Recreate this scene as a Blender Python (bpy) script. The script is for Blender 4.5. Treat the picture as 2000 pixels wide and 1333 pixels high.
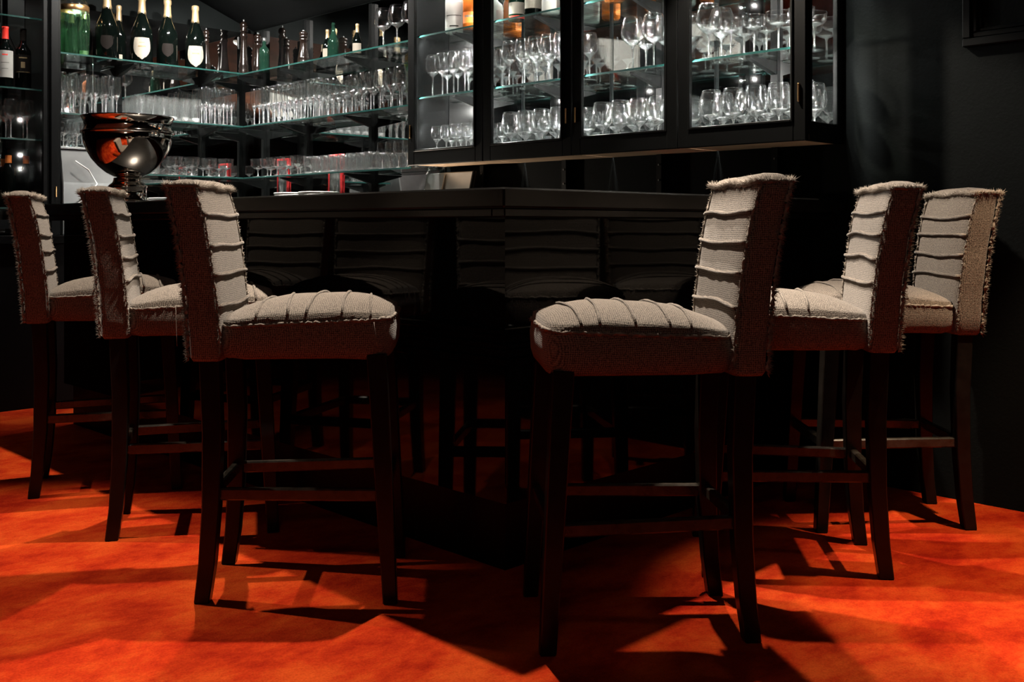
import bpy, bmesh, math, random
from mathutils import Vector

PI = math.pi
R2 = math.sqrt(0.5)
scene = bpy.context.scene
C = scene.collection
for o in list(bpy.data.objects):
    bpy.data.objects.remove(o)

# ------------------------------------------------------------------ camera
cam_d = bpy.data.cameras.new('camera')
cam_d.sensor_width = 36.0
cam_d.lens = 36.0
cam_d.shift_y = -0.1133
cam_d.clip_start = 0.05
cam = bpy.data.objects.new('camera', cam_d)
C.objects.link(cam)
cam.location = (0, 0, 1.0)
cam.rotation_euler = (PI / 2, 0, 0)
scene.camera = cam

# ------------------------------------------------------------------ world, exposure
world = bpy.data.worlds.new('world')
scene.world = world
world.use_nodes = True
bg = world.node_tree.nodes['Background']
bg.inputs['Color'].default_value = (0.55, 0.75, 0.85, 1)
bg.inputs['Strength'].default_value = 0.001
scene.cycles.transparent_max_bounces = 20
vs = scene.view_settings
vs.view_transform = 'Standard'
vs.look = 'None'
vs.exposure = 0.0
vs.gamma = 1.0
vs.use_curve_mapping = False


# bar frame: P runs along the right-hand counter, Q along the left-hand counter (room turned 45 degrees)
def W(P, Q, z=0.0):
    return Vector(((P - Q) * R2, (P + Q) * R2, z))


# ------------------------------------------------------------------ lights (ceiling spots, and lamps added as fill)
def spot(name, loc, target, power, angle, blend=0.3, color=(1, 0.87, 0.72), radius=0.02):
    d = bpy.data.lights.new(name, 'SPOT')
    d.energy = power
    d.color = color
    d.spot_size = math.radians(angle)
    d.spot_blend = blend
    d.shadow_soft_size = radius
    o = bpy.data.objects.new(name, d)
    C.objects.link(o)
    o.location = loc
    o.rotation_euler = (Vector(target) - Vector(loc)).to_track_quat('-Z', 'Y').to_euler()
    return o


COOL = (1, 0.95, 0.88)
WARM = (1, 0.72, 0.46)
SPOTS = [
    ('spot_over_bar_corner', (-0.09, 3.33, 2.80), (-0.12, 3.15, 0.0), 560, 66, 0.2),
    ('spot_over_left_counter', tuple(W(2.28, 3.9, 2.82)), (-1.55, 3.7, 0.0), 480, 74, 0.3),
    ('spot_over_right_counter', tuple(W(3.12, 2.42, 2.52)), (1.15, 3.45, 0.0), 330, 84, 0.3),
    ('spot_over_right_stools', (0.46, 3.02, 2.80), (1.25, 2.62, 0.0), 280, 38, 0.45),
    ('spot_left_floor', (-3.0, 3.38, 2.85), (-1.80, 2.72, 0.0), 450, 48, 0.5),
    ('spot_right_floor', (1.72, 2.72, 2.50), (1.80, 2.88, 0.0), 350, 50, 0.45, WARM),
    ('spot_added_bay_fill', tuple(W(1.9, 5.45, 2.75)), tuple(W(2.05, 6.2, 1.7)), 60, 70, 0.5, COOL),  # added lamp that brightens the bottle labels beside the post
    ('spot_shelf_left', tuple(W(2.7, 5.35, 2.68)), tuple(W(2.75, 6.15, 1.6)), 220, 100, 0.5, COOL),
    ('spot_shelf_corner', tuple(W(2.95, 5.45, 2.6)), tuple(W(3.6, 6.1, 1.6)), 260, 110, 0.5, COOL),
    ('spot_shelf_right', tuple(W(2.95, 4.7, 2.6)), tuple(W(3.65, 4.9, 1.6)), 260, 110, 0.5, COOL),
    ('spot_added_uplight', (0.2, -2.2, 1.6), (-0.1, -1.2, 3.2), 130, 110, 0.6, (1, 0.86, 0.7)),  # added uplight to brighten the brown ceiling mirrored behind the shelves
    ('spot_added_room_fill', (-0.3, -1.0, 2.9), (0.0, 3.2, 0.7), 34, 60, 0.6, (1, 0.9, 0.78), 0.35),  # unseen soft fill added to lift the dark sides of the stools
    ('spot_added_underside_fill', tuple(W(3.36, 4.62, 0.98)), tuple(W(3.60, 3.2, 1.32)), 36, 100, 0.5, (1, 0.85, 0.68)),  # added lamp, hidden by the bar, to brighten the cabinet undersides
]
for s in SPOTS:
    spot(*s)


# ------------------------------------------------------------------ materials
def mat(name):
    m = bpy.data.materials.new(name)
    m.use_nodes = True
    return m, m.node_tree.nodes, m.node_tree.links, m.node_tree.nodes['Principled BSDF']


def plain(name, col, rough=0.5, metal=0.0, var=0.12, scale=14.0, bump=0.0, bscale=60.0, spec=0.5, coat=0.0):
    m, n, l, p = mat(name)
    tc = n.new('ShaderNodeTexCoord')
    nz = n.new('ShaderNodeTexNoise')
    nz.inputs['Scale'].default_value = scale
    nz.inputs['Detail'].default_value = 4
    l.new(tc.outputs['Object'], nz.inputs['Vector'])
    cr = n.new('ShaderNodeValToRGB')
    cr.color_ramp.elements[0].position = 0.3
    cr.color_ramp.elements[1].position = 0.7
    cr.color_ramp.elements[0].color = tuple(c * (1 - var) for c in col) + (1,)
    cr.color_ramp.elements[1].color = tuple(min(1, c * (1 + var)) for c in col) + (1,)
    l.new(nz.outputs['Fac'], cr.inputs['Fac'])
    l.new(cr.outputs['Color'], p.inputs['Base Color'])
    p.inputs['Roughness'].default_value = rough
    p.inputs['Metallic'].default_value = metal
    p.inputs['Specular IOR Level'].default_value = spec
    p.inputs['Coat Weight'].default_value = coat
    if bump:
        nb = n.new('ShaderNodeTexNoise')
        nb.inputs['Scale'].default_value = bscale
        nb.inputs['Detail'].default_value = 6
        l.new(tc.outputs['Object'], nb.inputs['Vector'])
        b = n.new('ShaderNodeBump')
        b.inputs['Strength'].default_value = bump
        b.inputs['Distance'].default_value = 0.01
        l.new(nb.outputs['Fac'], b.inputs['Height'])
        l.new(b.outputs['Normal'], p.inputs['Normal'])
    return m


def fabric(name, c0, c1):
    m, n, l, p = mat(name)
    tc = n.new('ShaderNodeTexCoord')
    sp = n.new('ShaderNodeSeparateXYZ')
    wob = n.new('ShaderNodeTexNoise')
    wob.inputs['Scale'].default_value = 30
    l.new(tc.outputs['Object'], wob.inputs['Vector'])
    add = n.new('ShaderNodeVectorMath')
    add.operation = 'MULTIPLY_ADD'
    l.new(wob.outputs['Color'], add.inputs[0])
    add.inputs[1].default_value = (0.006, 0.006, 0.006)
    l.new(tc.outputs['Object'], add.inputs[2])
    l.new(add.outputs['Vector'], sp.inputs['Vector'])

    def sinw(sock, k):
        a = n.new('ShaderNodeMath'); a.operation = 'MULTIPLY'
        l.new(sock, a.inputs[0]); a.inputs[1].default_value = k
        s = n.new('ShaderNodeMath'); s.operation = 'SINE'
        l.new(a.outputs[0], s.inputs[0])
        return s.outputs[0]
    xy = n.new('ShaderNodeMath'); xy.operation = 'ADD'
    l.new(sp.outputs['X'], xy.inputs[0]); l.new(sp.outputs['Y'], xy.inputs[1])
    sn = n.new('ShaderNodeSeparateXYZ')
    l.new(tc.outputs['Normal'], sn.inputs['Vector'])
    ab = n.new('ShaderNodeMath'); ab.operation = 'ABSOLUTE'
    l.new(sn.outputs['Z'], ab.inputs[0])
    gt = n.new('ShaderNodeMath'); gt.operation = 'GREATER_THAN'
    l.new(ab.outputs[0], gt.inputs[0]); gt.inputs[1].default_value = 0.6

    def sel(a, b_):
        mm = n.new('ShaderNodeMix'); mm.data_type = 'FLOAT'
        l.new(gt.outputs[0], mm.inputs['Factor'])
        l.new(a, mm.inputs['A']); l.new(b_, mm.inputs['B'])
        return mm.outputs['Result']
    w1 = sinw(sel(sp.outputs['Z'], sp.outputs['X']), 1250.0)
    w2 = sinw(sel(xy.outputs[0], sp.outputs['Y']), 1250.0)
    mul = n.new('ShaderNodeMath'); mul.operation = 'ADD'
    l.new(w1, mul.inputs[0]); l.new(w2, mul.inputs[1])
    fn = n.new('ShaderNodeTexNoise')
    fn.inputs['Scale'].default_value = 320
    fn.inputs['Detail'].default_value = 3
    l.new(tc.outputs['Object'], fn.inputs['Vector'])
    mix = n.new('ShaderNodeMath'); mix.operation = 'MULTIPLY_ADD'
    l.new(mul.outputs[0], mix.inputs[0]); mix.inputs[1].default_value = 0.10
    l.new(fn.outputs['Fac'], mix.inputs[2])
    cr = n.new('ShaderNodeValToRGB')
    cr.color_ramp.elements[0].position = 0.28
    cr.color_ramp.elements[1].position = 0.72
    cr.color_ramp.elements[0].color = c0 + (1,)
    cr.color_ramp.elements[1].color = c1 + (1,)
    l.new(mix.outputs[0], cr.inputs['Fac'])
    l.new(cr.outputs['Color'], p.inputs['Base Color'])
    b = n.new('ShaderNodeBump')
    b.inputs['Strength'].default_value = 0.7
    b.inputs['Distance'].default_value = 0.003
    l.new(mix.outputs[0], b.inputs['Height'])
    l.new(b.outputs['Normal'], p.inputs['Normal'])
    p.inputs['Roughness'].default_value = 0.95
    p.inputs['Specular IOR Level'].default_value = 0.1
    p.inputs['Sheen Weight'].default_value = 0.15
    return m


def carpet():
    m, n, l, p = mat('red_carpet')
    tc = n.new('ShaderNodeTexCoord')
    mp = n.new('ShaderNodeMapping')
    mp.inputs['Scale'].default_value = (1.0, 1.5, 1)
    mp.inputs['Rotation'].default_value = (0, 0, 0.25)
    l.new(tc.outputs['Object'], mp.inputs['Vector'])
    n1 = n.new('ShaderNodeTexNoise')
    n1.inputs['Scale'].default_value = 2.9
    n1.inputs['Detail'].default_value = 7
    n1.inputs['Roughness'].default_value = 0.70
    n1.inputs['Distortion'].default_value = 0.15
    l.new(mp.outputs['Vector'], n1.inputs['Vector'])
    cr = n.new('ShaderNodeValToRGB')
    e = cr.color_ramp.elements
    e[0].position = 0.36; e[0].color = (0.20, 0.0095, 0.0035, 1)
    e[1].position = 0.62; e[1].color = (0.40, 0.050, 0.009, 1)
    q = e.new(0.48); q.color = (0.31, 0.0225, 0.0055, 1)
    l.new(n1.outputs['Fac'], cr.inputs['Fac'])
    n2 = n.new('ShaderNodeTexNoise')
    n2.inputs['Scale'].default_value = 230
    n2.inputs['Detail'].default_value = 3
    l.new(tc.outputs['Object'], n2.inputs['Vector'])
    mx = n.new('ShaderNodeMix'); mx.data_type = 'RGBA'; mx.blend_type = 'MULTIPLY'
    mx.inputs['Factor'].default_value = 0.45
    l.new(cr.outputs['Color'], mx.inputs['A'])
    cr2 = n.new('ShaderNodeValToRGB')
    cr2.color_ramp.elements[0].position = 0.3
    cr2.color_ramp.elements[0].color = (0.45, 0.45, 0.45, 1)
    cr2.color_ramp.elements[1].position = 0.65
    cr2.color_ramp.elements[1].color = (1, 1, 1, 1)
    l.new(n2.outputs['Fac'], cr2.inputs['Fac'])
    l.new(cr2.outputs['Color'], mx.inputs['B'])
    l.new(mx.outputs['Result'], p.inputs['Base Color'])
    b = n.new('ShaderNodeBump')
    b.inputs['Strength'].default_value = 0.5
    b.inputs['Distance'].default_value = 0.004
    l.new(n2.outputs['Fac'], b.inputs['Height'])
    l.new(b.outputs['Normal'], p.inputs['Normal'])
    p.inputs['Roughness'].default_value = 1.0
    p.inputs['Specular IOR Level'].default_value = 0.0
    return m


def glass(name, tint=(1, 1, 1), edge=0.35, glint=0.10, rough=0.02, glint_col=(1, 1, 1), ripple=0.0, stretch=1.0):
    """thin clear glass: see-through, mirror-like at grazing angles, slightly rippled, pale glints painted in for refracted light"""
    m = bpy.data.materials.new(name)
    m.use_nodes = True
    n, l = m.node_tree.nodes, m.node_tree.links
    n.clear()
    out = n.new('ShaderNodeOutputMaterial')
    tr = n.new('ShaderNodeBsdfTransparent')
    tr.inputs['Color'].default_value = tint + (1,)
    gl = n.new('ShaderNodeBsdfGlossy')
    gl.inputs['Roughness'].default_value = rough
    gl.inputs['Color'].default_value = (1, 1, 1, 1)
    hz = n.new('ShaderNodeBsdfGlossy')
    hz.inputs['Roughness'].default_value = 0.16
    hz.inputs['Color'].default_value = glint_col + (1,)
    df = n.new('ShaderNodeBsdfDiffuse')
    df.inputs['Color'].default_value = glint_col + (1,)
    tl = n.new('ShaderNodeBsdfTranslucent')
    tl.inputs['Color'].default_value = glint_col + (1,)
    lw = n.new('ShaderNodeLayerWeight')
    lw.inputs['Blend'].default_value = 0.5
    pw = n.new('ShaderNodeMath'); pw.operation = 'POWER'
    l.new(lw.outputs['Facing'], pw.inputs[0]); pw.inputs[1].default_value = edge
    fz = n.new('ShaderNodeMath'); fz.operation = 'MULTIPLY_ADD'
    l.new(pw.outputs[0], fz.inputs[0]); fz.inputs[1].default_value = 0.95; fz.inputs[2].default_value = 0.045
    tc = n.new('ShaderNodeTexCoord')
    nz = n.new('ShaderNodeTexNoise')
    nz.inputs['Scale'].default_value = 75
    nz.inputs['Detail'].default_value = 3
    mp = n.new('ShaderNodeMapping')
    mp.inputs['Scale'].default_value = (1, 1, stretch)
    l.new(tc.outputs['Object'], mp.inputs['Vector'])
    l.new(mp.outputs['Vector'], nz.inputs['Vector'])
    if ripple:
        b = n.new('ShaderNodeBump')
        b.inputs['Strength'].default_value = ripple
        b.inputs['Distance'].default_value = 0.012
        l.new(nz.outputs['Fac'], b.inputs['Height'])
        l.new(b.outputs['Normal'], gl.inputs['Normal'])
        l.new(b.outputs['Normal'], hz.inputs['Normal'])
    mr = n.new('ShaderNodeMapRange')
    mr.inputs['From Min'].default_value = 0.35
    mr.inputs['From Max'].default_value = 0.65
    mr.inputs['To Min'].default_value = glint * 0.3
    mr.inputs['To Max'].default_value = glint * 1.7  # noisy pale mix painted in for light refracted by the glass
    l.new(nz.outputs['Fac'], mr.inputs['Value'])
    m1 = n.new('ShaderNodeMixShader')
    l.new(fz.outputs[0], m1.inputs['Fac'])
    l.new(tr.outputs[0], m1.inputs[1]); l.new(gl.outputs[0], m1.inputs[2])
    m2 = n.new('ShaderNodeMixShader')
    l.new(mr.outputs['Result'], m2.inputs['Fac'])
    ms = n.new('ShaderNodeMixShader')
    ms.inputs['Fac'].default_value = 0.5
    l.new(df.outputs[0], ms.inputs[1]); l.new(tl.outputs[0], ms.inputs[2])
    mh = n.new('ShaderNodeMixShader')
    mh.inputs['Fac'].default_value = 0.22
    l.new(hz.outputs[0], mh.inputs[1]); l.new(ms.outputs[0], mh.inputs[2])
    l.new(m1.outputs[0], m2.inputs[1]); l.new(mh.outputs[0], m2.inputs[2])
    l.new(m2.outputs[0], out.inputs['Surface'])
    return m


def emitter(name, col, s):
    m, n, l, p = mat(name)
    p.inputs['Base Color'].default_value = (0, 0, 0, 1)
    p.inputs['Emission Color'].default_value = col + (1,)
    p.inputs['Emission Strength'].default_value = s
    return m


M = {}
M['carpet'] = carpet()
M['wall'] = plain('dark_plaster', (0.0022, 0.0030, 0.0030), 0.8, var=0.15, scale=5, bump=0.12, bscale=90, spec=0.06)
M['black'] = plain('black_paint', (0.0012, 0.0014, 0.0015), 0.45, var=0.2, scale=20, spec=0.11)
M['gloss'] = plain('black_lacquer', (0.0025, 0.003, 0.0035), 0.035, var=0.2, scale=9, spec=0.15)
M['top'] = plain('dark_stained_worktop', (0.004, 0.0037, 0.0035), 0.26, var=0.35, scale=8, spec=0.35)
M['ceiling'] = plain('black_ceiling', (0.0018, 0.0022, 0.0024), 0.9, var=0.1, spec=0.05)
M['brown'] = plain('brown_wood_ceiling', (0.19, 0.062, 0.026), 0.75, var=0.3, scale=4)
M['tan'] = plain('raw_plywood', (0.55, 0.38, 0.24), 0.6, var=0.15, scale=6)
M['leg'] = plain('dark_stained_wood', (0.006, 0.0047, 0.0038), 0.28, var=0.35, scale=25, spec=0.2)
M['stretcher'] = plain('worn_wood_painted_sheen', (0.022, 0.018, 0.014), 0.2, var=0.5, scale=30, spec=0.5)  # paler than the legs: highlights on the worn edges painted in
M['fabric'] = fabric('grey_tweed', (0.028, 0.022, 0.018), (0.205, 0.170, 0.140))
M['fray'] = plain('frayed_yarn', (0.17, 0.142, 0.117), 0.95, var=0.4, scale=90)
M['glass'] = glass('clear_glass', (0.97, 0.98, 0.98), 2.4, 0.006, 0.06, ripple=0.15)
M['cutglass'] = glass('fluted_clear_glass', (0.96, 0.97, 0.97), 2.4, 0.03, 0.08, ripple=0.6, stretch=0.12)
M['thickglass'] = plain('crystal_painted_sparkle', (0.72, 0.74, 0.74), 0.13, 0.9, var=0.3, scale=140, bump=1.0, bscale=110)  # silvery metal tone put in for the sparkle of refracted light
M['pane'] = glass('pane_glass', (0.96, 0.975, 0.975), 5.0, 0.0)
M['shelfglass'] = glass('shelf_glass', (0.92, 0.965, 0.95), 4.5, 0.002)
M['shelfedge'] = plain('green_glass_edge', (0.005, 0.032, 0.028), 0.3, var=0.3, scale=40)
M['greenglass'] = glass('green_clear_glass', (0.62, 0.90, 0.68), 2.6, 0.05, glint_col=(0.35, 0.85, 0.5), ripple=0.8, stretch=0.12)
M['mirror'] = plain('smoked_mirror', (0.72, 0.73, 0.73), 0.02, 1.0, var=0.05, scale=3)
M['silver'] = plain('polished_silver', (0.84, 0.78, 0.71), 0.05, 1.0, var=0.06, scale=9)
M['steel'] = plain('brushed_steel', (0.30, 0.305, 0.305), 0.36, 1.0, var=0.1, scale=12)
M['brass'] = plain('aged_brass', (0.60, 0.36, 0.16), 0.3, 1.0)
M['darkbottle'] = plain('dark_bottle_glass', (0.0006, 0.0011, 0.0009), 0.05, var=0.2, spec=0.5)
M['amber'] = plain('amber_spirit', (0.32, 0.075, 0.012), 0.07, var=0.2, spec=0.7)
M['clearspirit'] = plain('pale_bottle_glass', (0.30, 0.32, 0.30), 0.08, var=0.2, spec=0.7)
M['greenbottle'] = plain('green_bottle_glass', (0.004, 0.014, 0.009), 0.06, var=0.2, spec=0.7)
M['cream'] = plain('cream_paper', (0.13, 0.113, 0.09), 0.8)
M['white'] = plain('white_paper', (0.22, 0.205, 0.19), 0.8)
M['ink'] = plain('dark_label_ink', (0.005, 0.004, 0.0035), 0.7, spec=0.04)
M['goldink'] = plain('gold_print', (0.10, 0.065, 0.025), 0.6)
M['goldfoil'] = plain('gold_foil', (0.62, 0.45, 0.25), 0.32, 0.8)
M['redfoil'] = plain('red_foil', (0.62, 0.03, 0.02), 0.4)
M['orangefoil'] = plain('orange_paper', (0.60, 0.14, 0.02), 0.6)
M['millwood'] = plain('dark_turned_wood', (0.005, 0.0028, 0.002), 0.2, var=0.4, scale=18)
M['red'] = plain('red_lacquer', (0.65, 0.02, 0.025), 0.4)
M['china'] = plain('white_china', (0.75, 0.74, 0.70), 0.2)
M['print'] = plain('dark_print', (0.08, 0.08, 0.08), 0.5, var=0.8, scale=30)


# ------------------------------------------------------------------ mesh helpers
class MB:
    def __init__(self):
        self.v = []
        self.f = []

    def box(self, x0, x1, y0, y1, z0, z1):
        b = len(self.v)
        self.v += [(x0, y0, z0), (x1, y0, z0), (x1, y1, z0), (x0, y1, z0),
                   (x0, y0, z1), (x1, y0, z1), (x1, y1, z1), (x0, y1, z1)]
        for q in ((0, 3, 2, 1), (4, 5, 6, 7), (0, 1, 5, 4), (1, 2, 6, 5), (2, 3, 7, 6), (3, 0, 4, 7)):
            self.f.append(tuple(b + i for i in q))
        return self

    def rings(self, rings, cap0=True, cap1=True, closed=True):
        b = len(self.v)
        n = len(rings[0])
        for r in rings:
            self.v += [tuple(p) for p in r]
        for i in range(len(rings) - 1):
            for j in range(n if closed else n - 1):
                a = b + i * n + j
                c = b + i * n + (j + 1) % n
                self.f.append((a, c, c + n, a + n))
        if cap0:
            self.f.append(tuple(b + j for j in reversed(range(n))))
        if cap1:
            self.f.append(tuple(b + (len(rings) - 1) * n + j for j in range(n)))
        return self

    def lathe(self, prof, n=20, cx=0.0, cy=0.0):
        rr = []
        for r, z in prof:
            r = max(r, 1e-5)
            rr.append([(cx + r * math.cos(2 * PI * j / n), cy + r * math.sin(2 * PI * j / n), z) for j in range(n)])
        return self.rings(rr, prof[0][0] > 1e-4, prof[-1][0] > 1e-4)

    def shell(self, prof, n=20):
        """open lathe without end caps"""
        rr = [[(max(r, 1e-5) * math.cos(2 * PI * j / n), max(r, 1e-5) * math.sin(2 * PI * j / n), z) for j in range(n)] for r, z in prof]
        return self.rings(rr, False, False)

    def tube(self, pts, rad, n=6):
        pts = [Vector(p) for p in pts]
        rr = []
        for i, p in enumerate(pts):
            t = (pts[min(i + 1, len(pts) - 1)] - pts[max(i - 1, 0)]).normalized()
            a = t.cross(Vector((0, 0, 1)))
            if a.length < 0.05:
                a = t.cross(Vector((1, 0, 0)))
            a.normalize()
            b = t.cross(a)
            r = rad[i] if isinstance(rad, (list, tuple)) else rad
            rr.append([tuple(p + r * (math.cos(2 * PI * j / n) * a + math.sin(2 * PI * j / n) * b)) for j in range(n)])
        return self.rings(rr)

    def fibre(self, p, d, r):
        p = Vector(p); d = Vector(d)
        a = d.cross(Vector((0.3, 0.5, 0.8))).normalized()
        b = d.cross(a).normalized()
        k = len(self.v)
        for j in range(3):
            an = 2 * PI * j / 3
            self.v.append(tuple(p + r * (math.cos(an) * a + math.sin(an) * b)))
        self.v.append(tuple(p + d))
        for j in range(3):
            self.f.append((k + j, k + (j + 1) % 3, k + 3))

    def mesh(self, name, m, smooth=False, bevel=0.0):
        me = bpy.data.meshes.new(name)
        me.from_pydata(self.v, [], self.f)
        if bevel:
            bm = bmesh.new(); bm.from_mesh(me)
            bmesh.ops.recalc_face_normals(bm, faces=bm.faces)
            bmesh.ops.bevel(bm, geom=list(bm.edges), offset=bevel, segments=1, affect='EDGES', clamp_overlap=True)
            bm.to_mesh(me); bm.free()
        else:
            bm = bmesh.new(); bm.from_mesh(me)
            bmesh.ops.recalc_face_normals(bm, faces=bm.faces)
            bm.to_mesh(me); bm.free()
        if smooth:
            for p in me.polygons:
                p.use_smooth = True
        me.materials.append(M[m] if isinstance(m, str) else m)
        return me

    def build(self, name, m, parent=None, smooth=False, bevel=0.0):
        return link(name, self.mesh(name, m, smooth, bevel), parent)


def link(name, data, parent=None):
    o = bpy.data.objects.new(name, data)
    C.objects.link(o)
    if parent is not None:
        o.parent = parent
    return o


def tag(o, label=None, cat=None, group=None, kind=None):
    if label: o['label'] = label
    if cat: o['category'] = cat
    if group: o['group'] = group
    if kind: o['kind'] = kind
    return o


def thing(name, label, cat, loc=(0, 0, 0), rotz=0.0, group=None):
    o = link(name, None)
    o.empty_display_size = 0.05
    o.location = loc
    o.rotation_euler = (0, 0, rotz)
    return tag(o, label, cat, group)


def put(o, loc, rotz=PI / 4):
    o.location = loc
    o.rotation_euler = (0, 0, rotz)
    return o


def copy_tree(o, parent=None):
    c = o.copy()
    C.objects.link(c)
    if parent is not None:
        c.parent = parent
    for ch in list(o.children):
        copy_tree(ch, c)
    return c


def box_pq(name, m, P0, P1, Q0, Q1, z0, z1, parent=None, bevel=0.0):
    """a box given in bar-frame coordinates, as its own object standing where it is"""
    cp, cq = (P0 + P1) / 2, (Q0 + Q1) / 2
    b = MB().box(P0 - cp, P1 - cp, Q0 - cq, Q1 - cq, 0, z1 - z0)
    o = b.build(name, m, None, False, bevel)
    return put(o, W(cp, cq, z0))


def part_box(name, m, root_pq, P0, P1, Q0, Q1, z0, z1, parent, bevel=0.0):
    b = MB().box(P0 - root_pq[0], P1 - root_pq[0], Q0 - root_pq[1], Q1 - root_pq[1], z0 - root_pq[2], z1 - root_pq[2])
    return b.build(name, m, parent, False, bevel)


# ------------------------------------------------------------------ the room
PW, QW = 3.78, 6.33            # wall planes behind the cabinets and behind the left shelves
PL, QL = -2.4, -2.4            # walls behind the photographer


def ceil_z(P):
    return 2.35 + 0.377 * (PW - P) if P > 1.1 else 2.35 + 0.377 * (PW - 1.1) - 0.22 * (1.1 - P)


tag(box_pq('floor', 'carpet', PL, PW, QL, QW, -0.05, 0.0), kind='structure')
tag(box_pq('wall_right', 'wall', PW, PW + 0.1, QL, QW + 0.1, 0, 3.6), kind='structure')
tag(box_pq('wall_back', 'wall', PL, PW, QW, QW + 0.1, 0, 3.6), kind='structure')
tag(box_pq('wall_left', 'wall', PL - 0.1, PL, QL - 0.1, QW + 0.1, 0, 3.6), kind='structure')
tag(box_pq('wall_front', 'wall', PL, PW + 0.1, QL - 0.1, QL, 0, 3.6), kind='structure')


def slope(name, m, Pa, Pb):
    b = MB()
    za, zb = ceil_z(Pa), ceil_z(Pb)
    q0, q1 = QL, QW
    b.rings([[(Pa, q0, za), (Pb, q0, zb), (Pb, q0, zb + 0.06), (Pa, q0, za + 0.06)],
             [(Pa, q1, za), (Pb, q1, zb), (Pb, q1, zb + 0.06), (Pa, q1, za + 0.06)]])
    o = b.build(name, m)
    o.rotation_euler = (0, 0, PI / 4)
    return tag(o, kind='structure')


slope('ceiling', 'ceiling', 1.1, PW)
slope('ceiling', 'brown', PL, 1.1)

# ------------------------------------------------------------------ spot fixtures, built for the added fill lamps too
for nm, loc, tgt, *_ in SPOTS:
    d = (Vector(tgt) - Vector(loc)).normalized()
    t = thing('spotlight_can', 'black spotlight can: ' + nm.replace('_', ' '), 'spotlight', loc)
    t['label'] = 'small black spotlight, ' + nm.replace('spot_', '').replace('_', ' ')
    t.rotation_euler = d.to_track_quat('-Z', 'Y').to_euler()
    MB().shell([(0.034, -0.03), (0.036, 0.0), (0.036, 0.09), (0.012, 0.10)], 20).build('housing', 'black', t, True)
    MB().lathe([(0.0, 0.032), (0.030, 0.030), (0.030, 0.034), (0.0, 0.036)], 16).build('lens', emitter('lamp_lens', (1, 0.85, 0.68), 120), t, True)

# ------------------------------------------------------------------ bar
PP, QP = 2.081, 2.109          # plinth faces
PF, QF = 2.035, 2.063          # glossy front panels
PE, QE = 1.88, 1.91            # worktop edge
BEND = 5.2                     # far end of the left-hand counter
ZT = 1.10
root = (PF, QF, 0.0)
bar = put(thing('bar_counter', 'glossy black L-shaped bar front with horizontal mouldings and recessed plinth', 'bar'), W(PF, QF))


def ell(name, m, off, thick, z0, z1, pend=PW, qend=BEND, parent=bar, bevel=0.0, base=(PF, QF)):
    """an L of two straight pieces following the front of the bar (off > 0 is towards the stools)"""
    p0, q0 = base[0] - off, base[1] - off
    a = part_box(name, m, root, p0, pend, q0, q0 + thick, z0, z1, parent, bevel)
    b = part_box(name, m, root, p0, p0 + thick, q0 + thick, qend, z0, z1, parent, bevel)
    return a, b


ell('plinth', 'black', 0.0, 0.30, 0.0, 0.212, base=(PP, QP))
ell('carcass', 'black', -0.0255, 0.33, 0.213, 1.04)
ell('upper_panel', 'gloss', 0.0, 0.025, 0.705, 1.04)
ell('lower_panel', 'gloss', 0.0, 0.025, 0.21, 0.60)
for z0, z1, off in ((0.600, 0.622, 0.014), (0.622, 0.648, 0.004), (0.648, 0.664, 0.010), (0.664, 0.690, 0.004), (0.690, 0.705, 0.018)):
    ell('moulding', 'gloss', off, 0.04, z0, z1, bevel=0.003)
ell('sub_rail', 'top', 0.10, 0.05, 1.022, 1.046, bevel=0.003)

# worktop: one continuous L
b = MB()
pe, qe, pi_, qi_ = PE, QE, PE + 0.62, QE + 0.62
b.rings([[(pe, qe, 1.046), (PW, qe, 1.046), (PW, qi_, 1.046), (pi_, qi_, 1.046), (pi_, BEND, 1.046), (pe, BEND, 1.046)],
         [(pe, qe, ZT), (PW, qe, ZT), (PW, qi_, ZT), (pi_, qi_, ZT), (pi_, BEND, ZT), (pe, BEND, ZT)]])
b.v = [(x - PF, y - QF, z - 1.046) for x, y, z in b.v]
top = b.build('bar_worktop', 'top', None, False, 0.005)
put(top, W(PF, QF, 1.046))
tag(top, 'dark wooden worktop of the bar, pointed corner towards the stools', 'worktop')

# working counter behind the bar, against both walls
wc = put(thing('back_counter', 'black working counter along the mirrored walls behind the bar', 'counter'), W(3.2, 5.7))
rt = (3.2, 5.7, 0)
part_box('cupboard_body', 'black', rt, 3.25, PW - 0.012, 2.75, QW - 0.012, 0, 0.90, wc)
part_box('cupboard_body', 'black', rt, 1.4, 3.25, 5.80, QW - 0.012, 0, 0.90, wc)
part_box('counter_top', 'black', rt, 3.22, PW - 0.012, 2.75, QW - 0.012, 0.90, 0.94, wc)
part_box('counter_top', 'black', rt, 1.4, 3.22, 5.77, QW - 0.012, 0.90, 0.94, wc)


# ------------------------------------------------------------------ stools
def lerp(a, b, t):
    return a + (b - a) * t


def interp(tab, z):
    if z <= tab[0][0]:
        return tab[0][1]
    for (a, x0), (b_, x1) in zip(tab, tab[1:]):
        if z <= b_:
            t = (z - a) / (b_ - a)
            return lerp(x0, x1, t)
    return tab[-1][1]


SX0, SX1 = -0.215, 0.245       # seat, back to front
SC, SH = (SX0 + SX1) / 2, (SX1 - SX0) / 2
SM = 7.0


def seat_hw(x):
    return lerp(0.185, 0.212, (x - SX0) / (SX1 - SX0))


def seat_z(r, x):
    return 0.748 + 0.018 * (x - SC) / SH * 0.6 + 0.060 * (1 - min(1, r) ** 2.6)


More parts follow.
